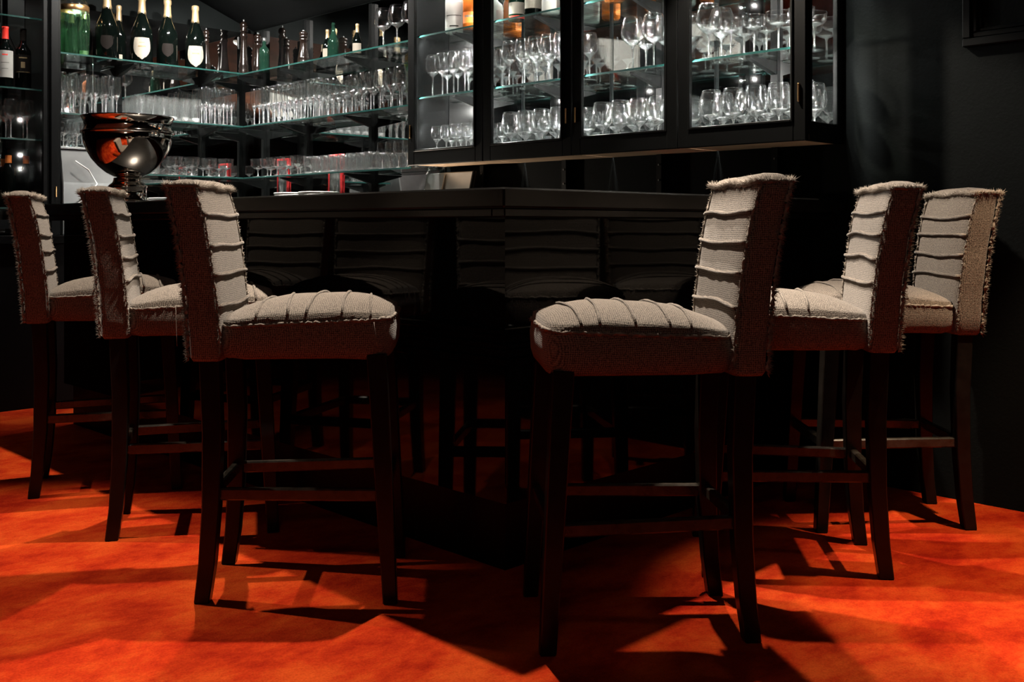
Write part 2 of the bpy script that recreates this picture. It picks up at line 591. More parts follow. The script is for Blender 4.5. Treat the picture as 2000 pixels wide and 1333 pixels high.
def seat_top(x, y):
    X = abs((x - SC) / SH); Y = abs(y / seat_hw(x))
    r = (X ** SM + Y ** SM) ** (1 / SM)
    # the dome follows a rounder distance than the outline, so it falls away to every edge
    rr = math.sqrt((X * X + Y * Y) / 2) * 0.45 + r * 0.55
    return seat_z(max(rr, r ** 6), x)


def sup(t, m):
    c, s = math.cos(t), math.sin(t)
    return (math.copysign(abs(c) ** (2 / m), c), math.copysign(abs(s) ** (2 / m), s))


BF = [(0.640, -0.200), (0.72, -0.200), (0.80, -0.207), (0.90, -0.219), (1.01, -0.236), (1.06, -0.250), (1.12, -0.268)]
BR = [(0.640, -0.288), (0.72, -0.292), (0.80, -0.298), (0.88, -0.305), (0.98, -0.319), (1.06, -0.334), (1.12, -0.346)]


def back_hw(z):
    return lerp(0.188, 0.202, (z - 0.64) / 0.48)


def make_stool(label, loc, rotz, ribs, seat_ribs, seed, threads=()):
    rnd = random.Random(seed)
    t = thing('bar_stool', label, 'bar stool', loc, rotz, 'tweed bar stools around the bar')
    # --- seat cushion
    N = 64
    rings = []
    ts = [2 * PI * (j + 0.5) / N for j in range(N)]
    for dz, ins in ((0.646, 0.014), (0.652, 0.004), (0.675, -0.003), (0.71, -0.005), (0.735, -0.001)):
        ring = []
        for a in ts:
            cx, sy = sup(a, SM)
            x = SC + (SH - ins) * cx
            y = (seat_hw(x) - ins) * sy
            tilt = 0.018 * (x - SC) / SH * 0.6 if dz > 0.7 else 0
            ring.append((x, y, dz + tilt + 0.0015 * math.sin(9 * a + seed)))
        rings.append(ring)
    for k in (0.985, 0.95, 0.88, 0.78, 0.66, 0.52, 0.36, 0.18, 0.02):
        ring = []
        for a in ts:
            cx, sy = sup(a, SM * (0.45 + 0.55 * k))
            x = SC + SH * k * cx
            y = seat_hw(x) * k * sy
            ring.append((x, y, seat_top(x, y) + 0.0012 * math.sin(31 * x + seed) * math.sin(27 * y)))
        rings.append(ring)
    seat = MB().rings(rings).build('seat', 'fabric', t, True)
    # --- backrest
    N = 56
    ts = [2 * PI * (j + 0.5) / N for j in range(N)]
    rings = []
    zs = [0.640, 0.65, 0.70, 0.75, 0.80, 0.85, 0.90, 0.95, 1.00, 1.04, 1.07, 1.092]
    for i, z in enumerate(zs):
        f, r = interp(BF, z), interp(BR, z)
        ins = 0.006 if i == 0 else 0
        w = back_hw(z) + 0.0025 * math.sin(z * 40 + seed)
        rings.append([((f + r) / 2 + ((f - r) / 2 - ins) * sup(a, 7)[0], (w - ins) * sup(a, 9)[1], z) for a in ts])
    f, r = interp(BF, 1.10), interp(BR, 1.10)
    for k, dz in ((0.985, 1.103), (0.93, 1.111), (0.82, 1.117), (0.6, 1.121), (0.3, 1.123), (0.02, 1.124)):
        w = back_hw(1.1)
        rings.append([((f + r) / 2 + (f - r) / 2 * k * sup(a, 6)[0], w * (1 - (1 - k) * 0.45) * sup(a, 7)[1], dz + 0.004 * math.sin(6 * sup(a, 7)[1] + seed)) for a in ts])
    back = MB().rings(rings).build('backrest', 'fabric', t, True)
    # --- folds (raised seams) across the backrest and the seat
    for z in ribs:
        sag = rnd.uniform(-0.007, 0.007); ph = rnd.uniform(0, 6); amp = rnd.uniform(0.001, 0.0035)
        pts, rad = [], []
        for j in range(19):
            u = -1 + 2 * j / 18
            zz = z + sag * (1 - u * u) + amp * math.sin(4 * u + ph) + rnd.uniform(-0.0006, 0.0006)
            pts.append((interp(BF, zz) + 0.0035 - 0.004 * abs(u) ** 9, u * (back_hw(zz) - 0.001), zz))
            rad.append(0.0056 * (1 + 0.18 * rnd.uniform(-1, 1)))
        MB().tube(pts, rad, 7).build('fold', 'fabric', back, True)
    for x in seat_ribs:
        sk = rnd.uniform(-0.018, 0.018)
        pts, rad = [], []
        for j in range(19):
            u = -0.985 + 1.97 * j / 18
            xx = x + sk * u
            y = u * seat_hw(xx)
            pts.append((xx, y, seat_top(xx, y) + 0.002))
            rad.append(0.0036 * (1 + 0.15 * rnd.uniform(-1, 1)))
        MB().tube(pts, rad, 7).build('fold', 'fabric', seat, True)
    # --- frayed seams: cord of loose yarn ends along the edges
    fr = MB()

    def fray(pts, nrm, dens, ln, cord=0.0035):
        L = 0
        P = [Vector(p) for p in pts]
        cp, cr = [], []
        for a, b2 in zip(P, P[1:]):
            seg = (b2 - a).length
            k = max(1, int(seg / 0.006))
            for i in range(k):
                q = a.lerp(b2, i / k) + Vector((rnd.uniform(-1, 1), rnd.uniform(-1, 1), rnd.uniform(-1, 1))) * 0.0024
                cp.append(q); cr.append(cord * rnd.uniform(0.45, 1.35))
            for i in range(int(seg * dens)):
                q = a.lerp(b2, rnd.random())
                d = Vector(nrm) + Vector((rnd.uniform(-1, 1), rnd.uniform(-1, 1), rnd.uniform(-1, 1))) * 0.95
                fr.fibre(q, d.normalized() * ln * rnd.uniform(0.35, 1.25), rnd.uniform(0.0009, 0.0017))
        cp.append(P[-1]); cr.append(cord)
        fr.tube(cp, cr, 5)
    for s in (-1, 1):
        zz = [0.655 + 0.445 * i / 14 for i in range(15)]
        fray([(interp(BF, z) - 0.005, s * (back_hw(z) - 0.001), z) for z in zz], (0.25, s * 0.8, 0), 1700, 0.009, 0.0034)
        zz = [0.645 + 0.455 * i / 14 for i in range(15)]
        fray([(interp(BR, z) + 0.003, s * (back_hw(z) - 0.002), z) for z in zz], (-0.8, s * 0.35, -0.1), 2300, 0.015, 0.005)
        fray([(lerp(interp(BF, 1.1), interp(BR, 1.1), i / 6), s * (back_hw(1.1) - 0.004), 1.104) for i in range(7)], (0, s * 0.7, 0.4), 3000, 0.017, 0.0062)
    for tab, dx in ((BF, 0.002), (BR, -0.002)):
        fray([(interp(tab, 1.1) + dx, back_hw(1.1) * (-1 + 2 * i / 10), 1.103 + 0.003 * math.sin(i * 1.3 + seed)) for i in range(11)], (dx * 300, 0, 0.4), 3000, 0.018, 0.0065)
    pts = []
    for j in range(65):
        a = 2 * PI * j / 64
        cx, sy = sup(a, SM)
        x = SC + SH * cx
        pts.append((x, seat_hw(x) * sy, 0.742 + 0.018 * (x - SC) / SH * 0.6))
    pts = [p for p in pts]
    fray(pts, (0, 0, -0.5), 1800, 0.011, 0.0042)
    tag(fr.build('frayed_seam', 'fray', t, True), kind='stuff')
    for (x, y, z, ln, dx) in threads:
        MB().tube([(x, y, z), (x + dx * 0.3, y - 0.003 * (1 if y < 0 else -1), z - ln * 0.35), (x + dx * 0.6, y, z - ln * 0.7), (x + dx, y, z - ln)], 0.0008, 4).build('loose_thread', 'fray', t, True)
    # --- legs

    def leg(path):
        rr = []
        for x, y, z, s in path:
            h = s / 2
            rr.append([(x - h, y - h, z), (x + h, y - h, z), (x + h, y + h, z), (x - h, y + h, z)])
        MB().rings(rr).build('leg', 'leg', t, False, 0.003)
    for s in (-1, 1):
        leg([(0.242, s * 0.190, 0, 0.038), (0.228, s * 0.186, 0.25, 0.044), (0.205, s * 0.178, 0.66, 0.052)])
        leg([(-0.256, s * 0.157, 0, 0.040), (-0.243, s * 0.155, 0.10, 0.043), (-0.233, s * 0.152, 0.25, 0.046), (-0.230, s * 0.150, 0.45, 0.050), (-0.238, s * 0.150, 0.66, 0.052)])

    def bar_between(a, b2, w, h):
        a, b2 = Vector(a), Vector(b2)
        d = (b2 - a).normalized()
        n = Vector((-d.y, d.x, 0)) * w / 2
        rr = []
        for p in (a, b2):
            rr.append([tuple(p + n + Vector((0, 0, -h / 2))), tuple(p - n + Vector((0, 0, -h / 2))), tuple(p - n + Vector((0, 0, h / 2))), tuple(p + n + Vector((0, 0, h / 2)))])
        MB().rings(rr).build('stretcher', 'stretcher', t, False, 0.004)
    for s in (-1, 1):
        bar_between((-0.215, s * 0.152, 0.285), (0.207, s * 0.184, 0.285), 0.022, 0.032)
    bar_between((-0.233, -0.135, 0.285), (-0.233, 0.135, 0.285), 0.022, 0.032)
    bar_between((0.226, -0.168, 0.285), (0.226, 0.168, 0.285), 0.022, 0.032)
    return t


rad_ = math.radians
SR = [-0.11, -0.045, 0.035, 0.11, 0.175]
make_stool('frayed grey tweed bar stool, nearest one left of the bar corner', (-0.573, 2.888, 0), rad_(3), [1.030, 0.945, 0.868, 0.785], SR, 3, [(0.20, -0.213, 0.745, 0.07, 0.01)])
make_stool('frayed grey tweed bar stool before the silver bowl, middle of left row', (-1.06, 3.467, 0), rad_(14), [1.035, 0.965, 0.895, 0.825], SR[1:], 11, [(-0.06, -0.205, 0.745, 0.13, 0.004), (0.06, -0.21, 0.745, 0.06, -0.01), (0.02, -0.21, 0.745, 0.03, 0.01)])
make_stool('frayed grey tweed bar stool, farthest one of the left row by the picture edge', (-1.562, 3.986, 0), rad_(19), [1.035, 0.965, 0.90, 0.83], SR[1:], 19)
make_stool('large frayed grey tweed bar stool, nearest one right of the bar corner', (0.307, 2.598, 0), rad_(185), [1.030, 0.960, 0.885, 0.805], SR, 27)
make_stool('frayed grey tweed bar stool, middle of the right row', (0.82, 3.083, 0), rad_(174), [1.035, 0.970, 0.905, 0.838], SR[1:], 35)
make_stool('brownish lit tweed bar stool beside the dark wall, farthest of the right row', (1.247, 3.526, 0), rad_(180), [1.030, 0.965, 0.90, 0.83], SR[1:], 43)

# ------------------------------------------------------------------ wall mirrors
mr = box_pq('wall_mirror', 'mirror', PW - 0.010, PW - 0.002, 4.30, QW - 0.01, 0.95, 2.345)
tag(mr, 'smoked wall mirror behind the open glass shelves right of the corner', 'mirror')
mr = box_pq('wall_mirror', 'mirror', 1.45, PW - 0.011, QW - 0.010, QW - 0.002, 0.95, 2.33)
tag(mr, 'smoked wall mirror behind the champagne bottles left of the corner', 'mirror')

# ------------------------------------------------------------------ open glass shelves with rails and brackets
SHELF_Z = [1.315, 1.655, 2.005]
SHN = ['lowest', 'middle', 'top']
PS, QS = 3.531, 6.045          # front edges


def glass_shelf(P0, P1, Q0, Q1, z, label, edge):
    t = put(thing('glass_shelf', label, 'shelf'), W((P0 + P1) / 2, (Q0 + Q1) / 2, z - 0.010))
    r = ((P0 + P1) / 2, (Q0 + Q1) / 2, z - 0.010)
    part_box('glass_plate', 'shelfglass', r, P0, P1, Q0, Q1, z - 0.009, z - 0.0005, t)
    if edge == 'P':
        part_box('polished_edge', 'shelfedge', r, P0 - 0.002, P0, Q0, Q1, z - 0.009, z - 0.0005, t)
    else:
        part_box('polished_edge', 'shelfedge', r, P0, P1, Q0 - 0.002, Q0, z - 0.009, z - 0.0005, t)
    return t


for z, nm in zip(SHELF_Z, SHN):
    glass_shelf(PS, PW - 0.036, 4.30, QW - 0.03, z, nm + ' open glass shelf right of the corner', 'P')
    glass_shelf(2.33 if nm != 'lowest' else 2.78, PS - 0.004, QS, QW - 0.037, z, nm + ' open glass shelf left of the corner', 'Q')
for z, nm in ((1.49, 'lowest'), (1.776, 'middle'), (2.18, 'top')):
    glass_shelf(1.45, 2.24, QS, QW - 0.035, z, nm + ' glass shelf of the wine bay left of the black post', 'Q')


def rail(P, Q, along, zs, label):
    t = put(thing('shelf_rail', label, 'shelf rail', group='black shelf rails on the mirrors'), W(P, Q, 0.95))
    r = (P, Q, 0.95)
    if along == 'P':      # on the right-hand wall, arms reach towards -P
        part_box('upright', 'black', r, PW - 0.035, PW - 0.0105, Q - 0.014, Q + 0.014, 0.96, 2.33, t)
        for z in zs:
            b = MB()
            x0, x1 = PS + 0.03 - P, PW - 0.035 - P
            zt = z - 0.0105 - 0.95
            b.rings([[(x0, -0.011, zt - 0.008), (x0, 0.011, zt - 0.008), (x0, 0.011, zt), (x0, -0.011, zt)],
                     [(x1, -0.014, zt - 0.055), (x1, 0.014, zt - 0.055), (x1, 0.014, zt), (x1, -0.014, zt)]])
            b.build('bracket', 'black', t)
    else:
        part_box('upright', 'black', r, P - 0.014, P + 0.014, QW - 0.035, QW - 0.0105, 0.96, 2.33, t)
        for z in zs:
            b = MB()
            y0, y1 = QS + 0.03 - Q, QW - 0.035 - Q
            zt = z - 0.0105 - 0.95
            b.rings([[(-0.011, y0, zt - 0.008), (0.011, y0, zt - 0.008), (0.011, y0, zt), (-0.011, y0, zt)],
                     [(-0.014, y1, zt - 0.055), (0.014, y1, zt - 0.055), (0.014, y1, zt), (-0.014, y1, zt)]])
            b.build('bracket', 'black', t)


for Q, lb in ((6.16, 'black shelf rail with brackets right beside the mirrored corner'), (5.64, 'black shelf rail with brackets behind the tumblers, middle of the right mirror'), (4.95, 'black shelf rail with brackets nearest to the glazed cabinets')):
    rail(PW - 0.035, Q, 'P', SHELF_Z, lb)
for P, lb in ((3.38, 'black shelf rail with brackets behind the rightmost champagne magnum'), (2.81, 'black shelf rail with brackets above the silver wine bowl')):
    rail(P, QW - 0.035, 'Q', SHELF_Z, lb)

# black post between the wine bay and the open shelves
post = put(thing('shelf_post', 'tall black wooden post left of the green decanter', 'post'), W(2.285, 6.05, 0.94))
r = (2.285, 6.05, 0.94)
part_box('post_body', 'black', r, 2.245, 2.325, 5.985, QW - 0.012, 0.94, 2.85, post, 0.004)
part_box('door_stop', 'black', r, 2.262, 2.308, 5.965, 5.985, 0.94, 2.85, post, 0.003)
part_box('hinge', 'brass', r, 2.285, 2.291, 5.955, 5.965, 1.16, 1.22, post)
wf = put(thing('wine_bay_door', 'glazed black-framed door of the wine bay at the left edge', 'door'), W(1.85, 5.98, 1.0))
r = (1.85, 5.98, 1.0)
part_box('pane', 'pane', r, 1.47, 2.225, 5.988, 5.994, 1.0, 2.7, wf)
part_box('stile', 'black', r, 2.225, 2.244, 5.975, 6.005, 0.98, 2.72, wf)
part_box('stile', 'black', r, 1.42, 1.47, 5.975, 6.005, 0.98, 2.72, wf)
part_box('rail', 'black', r, 1.47, 2.225, 5.975, 6.005, 0.98, 1.03, wf)


# ------------------------------------------------------------------ glazed cabinets on the right-hand wall
CQ0, CQ1 = 1.927, 4.273
CPF = 3.481
CZ0, CZ1 = 1.318, 2.36
DW = (CQ1 - CQ0) / 4
CABL = ['farthest glazed black wall cabinet, next to the open shelves', 'second glazed black wall cabinet from the open shelves, with liquor bottles', 'third glazed black wall cabinet, half empty upper shelf and brass handle', 'nearest glazed black wall cabinet, glass end towards the dark wall']
CAB_Z = [1.375, 1.685, 2.015]
for i in range(4):
    q1 = CQ1 - i * DW
    q0 = q1 - DW
    t = put(thing('glazed_cabinet', CABL[i], 'cabinet'), W(CPF, (q0 + q1) / 2, CZ0))
    r = (CPF, (q0 + q1) / 2, CZ0)
    pb = PW - 0.004
    part_box('bottom_board', 'tan', r, CPF + 0.028, pb, q0 + 0.004, q1 - 0.004, CZ0 + 0.004, CZ0 + 0.024, t)
    part_box('bottom_lining', 'black', r, CPF + 0.03, pb - 0.01, q0 + 0.014, q1 - 0.014, CZ0 + 0.025, CAB_Z[0] - 0.001, t)
    part_box('top_board', 'black', r, CPF + 0.028, pb, q0 + 0.002, q1 - 0.002, CZ1 - 0.02, CZ1, t)
    part_box('back_panel', 'mirror', r, pb - 0.008, pb, q0 + 0.012, q1 - 0.012, CAB_Z[0], CZ1 - 0.02, t)
    part_box('side_panel', 'pane' if i else 'black', r, CPF + 0.03, pb - 0.01, q1 - 0.010, q1 - 0.004, CAB_Z[0], CZ1 - 0.02, t)
    if i == 3:
        part_box('side_panel', 'pane', r, CPF + 0.045, pb - 0.05, q0 + 0.004, q0 + 0.009, CZ0 + 0.07, CZ1 - 0.06, t)
        part_box('side_rail', 'black', r, CPF + 0.028, pb, q0 + 0.001, q0 + 0.022, CZ0, CZ0 + 0.075, t, 0.003)
        part_box('side_stile', 'black', r, pb - 0.05, pb, q0 + 0.001, q0 + 0.022, CZ0 + 0.075, CZ1, t, 0.003)
        part_box('side_stile', 'black', r, CPF + 0.0275, CPF + 0.05, q0 + 0.001, q0 + 0.022, CZ0 + 0.075, CZ1, t, 0.003)
    for z in CAB_Z[1:]:
        gp = part_box('glass_shelf', 'shelfglass', r, CPF + 0.05, pb - 0.03, q0 + 0.012, q1 - 0.012, z - 0.009, z - 0.0005, t)
        e = part_box('polished_edge', 'shelfedge', r, CPF + 0.048, CPF + 0.05, q0 + 0.012, q1 - 0.012, z - 0.009, z - 0.0005, gp)
        qm = (q0 + q1) / 2
        b = MB()
        x0, x1 = 0.07, pb - 0.03 - CPF
        zt = z - 0.0105 - CZ0
        b.rings([[(x0, -0.011, zt - 0.008), (x0, 0.011, zt - 0.008), (x0, 0.011, zt), (x0, -0.011, zt)],
                 [(x1, -0.014, zt - 0.055), (x1, 0.014, zt - 0.055), (x1, 0.014, zt), (x1, -0.014, zt)]])
        b.build('bracket', 'black', t)
    part_box('upright', 'black', r, pb - 0.03, pb - 0.009, (q0 + q1) / 2 - 0.016, (q0 + q1) / 2 + 0.016, CAB_Z[0], CZ1 - 0.02, t)
    # door: frame of stiles and rails, pane with a bead, handle
    g = 0.0025
    door = MB()
    sw, bw = 0.052, 0.072
    d0, d1 = q0 + g, q1 - g
    rq = r[1]
    for a0, a1, z0, z1 in ((d0, d0 + sw, CZ0, CZ1), (d1 - sw, d1, CZ0, CZ1), (d0 + sw, d1 - sw, CZ0, CZ0 + bw), (d0 + sw, d1 - sw, CZ1 - bw, CZ1)):
        door.box(0, 0.026, a0 - rq, a1 - rq, z0 - CZ0, z1 - CZ0)
    dr = door.build('door', 'black', t, False, 0.0025)
    bead = MB()
    w = 0.010
    a0, a1, z0, z1 = d0 + sw, d1 - sw, bw, CZ1 - CZ0 - bw
    for y0, y1, zz0, zz1 in ((a0, a0 + w, z0, z1), (a1 - w, a1, z0, z1), (a0 + w, a1 - w, z0, z0 + w), (a0 + w, a1 - w, z1 - w, z1)):
        bead.box(-0.006, 0.014, y0 - rq, y1 - rq, zz0, zz1)
    bead.build('glazing_bead', 'black', dr, False, 0.002)
    MB().box(0.015, 0.019, a0 - rq, a1 - rq, z0, z1).build('pane', 'pane', dr)
    hq = (d1 - sw / 2) if i in (0, 2) else (d0 + sw / 2)
    MB().box(-0.010, 0.0, hq - rq - 0.004, hq - rq + 0.004, 0.145, 0.215).build('handle', 'brass', dr, False, 0.002)
    # lamps: a strip under the top board, tiny fill spots added behind the stiles
    ld = bpy.data.lights.new('cabinet_strip_lamp', 'AREA')
    ld.shape = 'RECTANGLE'
    ld.size, ld.size_y = 0.010, DW - 0.12
    ld.energy = 9
    ld.color = (1, 0.95, 0.89)
    lo = bpy.data.objects.new('cabinet_strip_lamp', ld)
    C.objects.link(lo)
    lo.location = W(CPF + 0.06, (q0 + q1) / 2, CZ1 - 0.03)
    lo.rotation_euler = (0, 0, PI / 4)
    for lz in (CAB_Z[2] - 0.03, CAB_Z[1] - 0.03, CAB_Z[1] - 0.16):
        for lq, dQ in ((q1 - 0.034, -0.65), (q0 + 0.034, 0.65)):
            a = W(CPF + 0.038, lq, lz)
            spot('cabinet_added_fill', a, a + W(0.75, dQ, -0.25), 15, 150, 0.3, (1, 0.95, 0.89), 0.0025)  # unseen fill added to brighten the glasses on the lower shelves
# rails carrying the cabinets, showing on the dark wall below them
for i, Q in enumerate((3.98, 3.39, 2.81, 2.22)):
    t = put(thing('wall_rail', ['black wall rail under the farthest glazed cabinet', 'black wall rail under the second glazed cabinet', 'black wall rail under the third glazed cabinet', 'black wall rail under the nearest glazed cabinet'][i], 'wall rail'), W(PW, Q, 1.05))
    r = (PW, Q, 1.05)
    part_box('rail_profile', 'black', r, PW - 0.03, PW - 0.001, Q - 0.014, Q + 0.014, 0.95, CZ0 + 0.003, t)
    for z in (1.20, 1.27):
        part_box('screw', 'steel', r, PW - 0.033, PW - 0.03, Q - 0.003, Q + 0.003, z, z + 0.008, t)

# ------------------------------------------------------------------ framed picture on the dark wall (upper right)
q1 = (-1.64 + 3.706) * R2
fr = put(thing('picture_frame', 'black moulded picture frame on the dark right wall', 'picture'), W(PW, q1 - 0.4, 1.64))
r = (PW, q1 - 0.4, 1.64)
for k, (ins, dep, wd) in enumerate(((0.0, 0.03, 0.03), (0.03, 0.022, 0.02), (0.05, 0.014, 0.015))):
    b = MB()
    h, wq = 0.95, 0.78
    for a0, a1, z0, z1 in ((ins, wq - ins, ins, ins + wd), (ins, wq - ins, h - ins - wd, h - ins), (ins, ins + wd, ins + wd, h - ins - wd), (wq - ins - wd, wq - ins, ins + wd, h - ins - wd)):
        b.box(-dep, 0, 0.4 - a1, 0.4 - a0, z0, z1)
    b.build('frame_moulding', 'black', fr, False, 0.004)
MB().box(-0.008, 0, 0.4 - 0.715, 0.4 - 0.065, 0.065, 0.885).build('canvas', 'wall', fr)


# ------------------------------------------------------------------ glasses
def stem_glass(name, h, rb, rim, bowl_h, foot, seg=18):
    """bowl, stem and foot as parts"""
    t = link(name, None)
    t.empty_display_size = 0.02
    zb = h - bowl_h
    prof = [(0.004, zb)]
    for i in range(1, 12):
        u = i / 11
        if u < 0.45:
            a = u / 0.45
            rr = 0.006 + (rb - 0.006) * math.sin(a * PI / 2) ** 0.8
        else:
            a = (u - 0.45) / 0.55
            rr = lerp(rb, rim, a ** 1.6)
        prof.append((rr, zb + bowl_h * u))
    prof += [(prof[-1][0] - 0.0006, h + 0.0008), (prof[-1][0] - 0.0016, h - 0.0004), (prof[-1][0] - 0.0016, h - 0.003)]   # rolled rim
    MB().shell(prof, seg).build('bowl', 'glass', t, True)
    st = [(0.006, 0.005), (0.0042, 0.015), (0.0036, zb * 0.5), (0.0045, zb * 0.9), (0.008, zb + 0.001)]
    low_ = [(x - 0.0018, z + 0.001) for x, z in prof if zb + 0.004 < z < zb + bowl_h * 0.20]
    st += low_ + [(low_[-1][0] * 0.86, low_[-1][1] + 0.001), (low_[-1][0] * 0.5, zb + bowl_h * 0.11), (0.0, zb + bowl_h * 0.08)]
    MB().shell(st, 12).build('stem', 'thickglass', t, True)
    MB().lathe([(0.0, 0.0), (foot, 0.0005), (foot, 0.0022), (foot * 0.5, 0.0045), (0.006, 0.008), (0.0, 0.009)], seg).build('foot', 'thickglass', t, True)
    return t


def cup(name, h, r0, r1, base=0.012, seg=16, bulge=0.0, facet=False):
    """tumbler-like glass in one piece with a thick base"""
    out = [(0.0, 0.0), (r0 * 0.95, 0.0)]
    inn = []
    for i in range(7):
        u = i / 6
        rr = lerp(r0, r1, u) + bulge * math.sin(PI * u)
        out.append((rr, 0.003 + (h - 0.003) * u))
        inn.append((rr - 0.0022, base + (h - base) * u))
    t = link(name, None)
    t.empty_display_size = 0.02
    MB().shell(out[1:] + inn[::-1], seg).build('body', 'cutglass', t, not facet)
    MB().lathe([(0.0, 0.0008), (r0 * 0.9, 0.001), (r0 * 0.93, 0.004), (r0 * 0.92, base), (r0 * 0.5, base * 0.85), (0.0, base * 0.8)], seg).build('base', 'thickglass', t, True)
    return t


PROTO = {
    'flute': lambda: stem_glass('champagne_flute', 0.238, 0.0270, 0.0235, 0.135, 0.0275, 14),
    'wine': lambda: stem_glass('wine_glass', 0.222, 0.041, 0.032, 0.115, 0.036, 18),
    'burgundy': lambda: stem_glass('burgundy_glass', 0.228, 0.054, 0.040, 0.125, 0.040, 22),
    'snifter': lambda: stem_glass('brandy_glass', 0.180, 0.049, 0.038, 0.125, 0.036, 20),
    'coupe': lambda: stem_glass('cocktail_coupe', 0.15, 0.0465, 0.0495, 0.055, 0.036, 20),
    'small_wine': lambda: stem_glass('small_wine_glass', 0.150, 0.033, 0.028, 0.085, 0.030, 16),
    'highball': lambda: cup('highball_glass', 0.150, 0.028, 0.033, 0.030, 16, 0.0, True),
    'tumbler': lambda: cup('tumbler', 0.105, 0.036, 0.041, 0.014, 16, 0.002),
    'dessert': lambda: stem_glass('dessert_glass', 0.118, 0.046, 0.051, 0.072, 0.036, 18),
}
CATS = {'flute': 'flute', 'wine': 'wine glass', 'burgundy': 'wine glass', 'snifter': 'brandy glass', 'coupe': 'cocktail glass', 'small_wine': 'wine glass', 'highball': 'highball glass', 'tumbler': 'tumbler', 'dessert': 'dessert glass'}
made = {}
rg = random.Random(5)


def put_glass(kind, P, Q, z, label, group):
    if kind not in made:
        made[kind] = PROTO[kind]()
        o = made[kind]
    else:
        o = copy_tree(made[kind])
    o.location = W(P, Q, z + 0.0003)
    o.rotation_euler = (0, 0, rg.uniform(0, 6.28))
    return tag(o, label, CATS[kind], group)


ORD = ['first', 'second', 'third', 'fourth', 'fifth', 'sixth', 'seventh', 'eighth', 'ninth', 'tenth', 'eleventh', 'twelfth', 'thirteenth']


def row(kind, axis, a0, a1, step, rows, z, label, group):
    k = int((a1 - a0) / step + 1e-6)
    names = {1: ['single'], 2: ['front', 'back'], 3: ['front', 'middle', 'back']}[len(rows)]
    for i in range(k + 1):
        for j, c in enumerate(rows):
            a = a0 + i * step + rg.uniform(-0.003, 0.003) + (0.0 if j % 2 == 0 else step * 0.12)
            c2 = c + rg.uniform(-0.003, 0.003)
            nth = k - i if axis == 'Q' else i          # counted from the left of the picture
            lb = label + (', ' + names[j] + ' row' if len(rows) > 1 else '') + (', ' + ORD[nth] + ' from left' if k else '')
            if axis == 'Q':
                put_glass(kind, c2, a, z, lb, group)
            else:
                put_glass(kind, a, c2, z, lb, group)


PR3 = [3.566, 3.638, 3.710]
QR3 = [6.082, 6.154, 6.226]
z1, z2, z3 = SHELF_Z
# right of the corner
row('flute', 'Q', 5.22, 5.98, 0.0625, PR3, z2, 'champagne flute, middle shelf right of the mirrored corner', 'flutes on the middle right shelf')
row('wine', 'Q', 4.46, 5.13, 0.090, [3.585, 3.68], z2, 'wine glass, middle open shelf next to the cabinets', 'wine glasses on the middle right shelf')
row('dessert', 'Q', 5.48, 5.98, 0.118, [3.585, 3.690], z1, 'footed dessert glass, lowest shelf right of the corner', 'dessert glasses on the lowest right shelf')
row('tumbler', 'Q', 4.72, 5.36, 0.090, [3.585, 3.685], z1, 'short tumbler, lowest open shelf right of the corner', 'tumblers on the lowest right shelf')
row('small_wine', 'Q', 4.38, 4.62, 0.075, PR3[:2], z1, 'small stemmed glass, lowest open shelf beside the cabinets', 'small stemmed glasses on the lowest right shelf')
row('burgundy', 'Q', 4.40, 4.70, 0.125, [3.61], z3, 'large balloon wine glass, top open shelf beside the cabinets', 'large wine glasses on the top right shelf')
# left of the corner
row('flute', 'P', 2.37, 2.72, 0.064, QR3, z2, 'champagne flute, middle shelf under the green decanter', 'flutes on the middle left shelf')
row('flute', 'P', 3.285, 3.47, 0.0605, QR3, z2, 'champagne flute, middle shelf left of the mirrored corner', 'flutes left of the corner')
row('highball', 'P', 2.84, 3.215, 0.074, QR3, z2, 'highball glass, middle shelf left of the mirrored corner', 'highball glasses on the middle left shelf')
row('small_wine', 'P', 2.377, 2.66, 0.075, QR3[:2], 1.456, 'small stemmed glass on the steel ice bin', 'small stemmed glasses on the ice bin')
row('tumbler', 'P', 2.84, 2.98, 0.090, [6.09, 6.19], z1, 'short tumbler, lowest shelf behind the silver bowl', 'tumblers on the lowest left shelf')
row('dessert', 'P', 3.08, 3.45, 0.118, [6.10, 6.21], z1, 'footed dessert glass, lowest shelf left of the corner', 'dessert glasses on the lowest left shelf')
row('wine', 'P', 1.91, 2.185, 0.090, [6.10, 6.20], 1.49, 'wine glass below the two wine bottles, left edge', 'wine glasses in the wine bay')
# inside the cabinets (door i counted from the open shelves)
edges = [(CQ1 - (i + 1) * DW, CQ1 - i * DW) for i in range(4)]
CP = [3.575, 3.688]
c0, c1, c2 = CAB_Z
CN = ['farthest', 'second', 'third', 'nearest']
for i, (q0, q1) in enumerate(edges):
    kind = ['small_wine', 'snifter', 'snifter', 'snifter'][i]
    step = 0.078 if kind == 'small_wine' else 0.104
    row(kind, 'Q', q0 + 0.065, q1 - 0.06, step, CP, c0, ('small stemmed glass' if kind == 'small_wine' else 'rounded brandy glass') + ', bottom of the ' + CN[i] + ' glazed cabinet', 'glasses at the bottom of the ' + CN[i] + ' cabinet')
row('wine', 'Q', edges[0][0] + 0.06, edges[0][1] - 0.06, 0.086, CP, c1, 'wine glass, middle shelf of the farthest glazed cabinet', 'wine glasses in the farthest cabinet')
row('wine', 'Q', edges[1][0] + 0.06, edges[1][1] - 0.06, 0.086, CP, c1, 'wine glass, middle shelf of the second glazed cabinet', 'wine glasses in the second cabinet')
row('burgundy', 'Q', edges[2][0] + 0.07, edges[2][0] + 0.32, 0.118, CP, c1, 'large balloon wine glass in the third glazed cabinet', 'balloon glasses in the third cabinet')
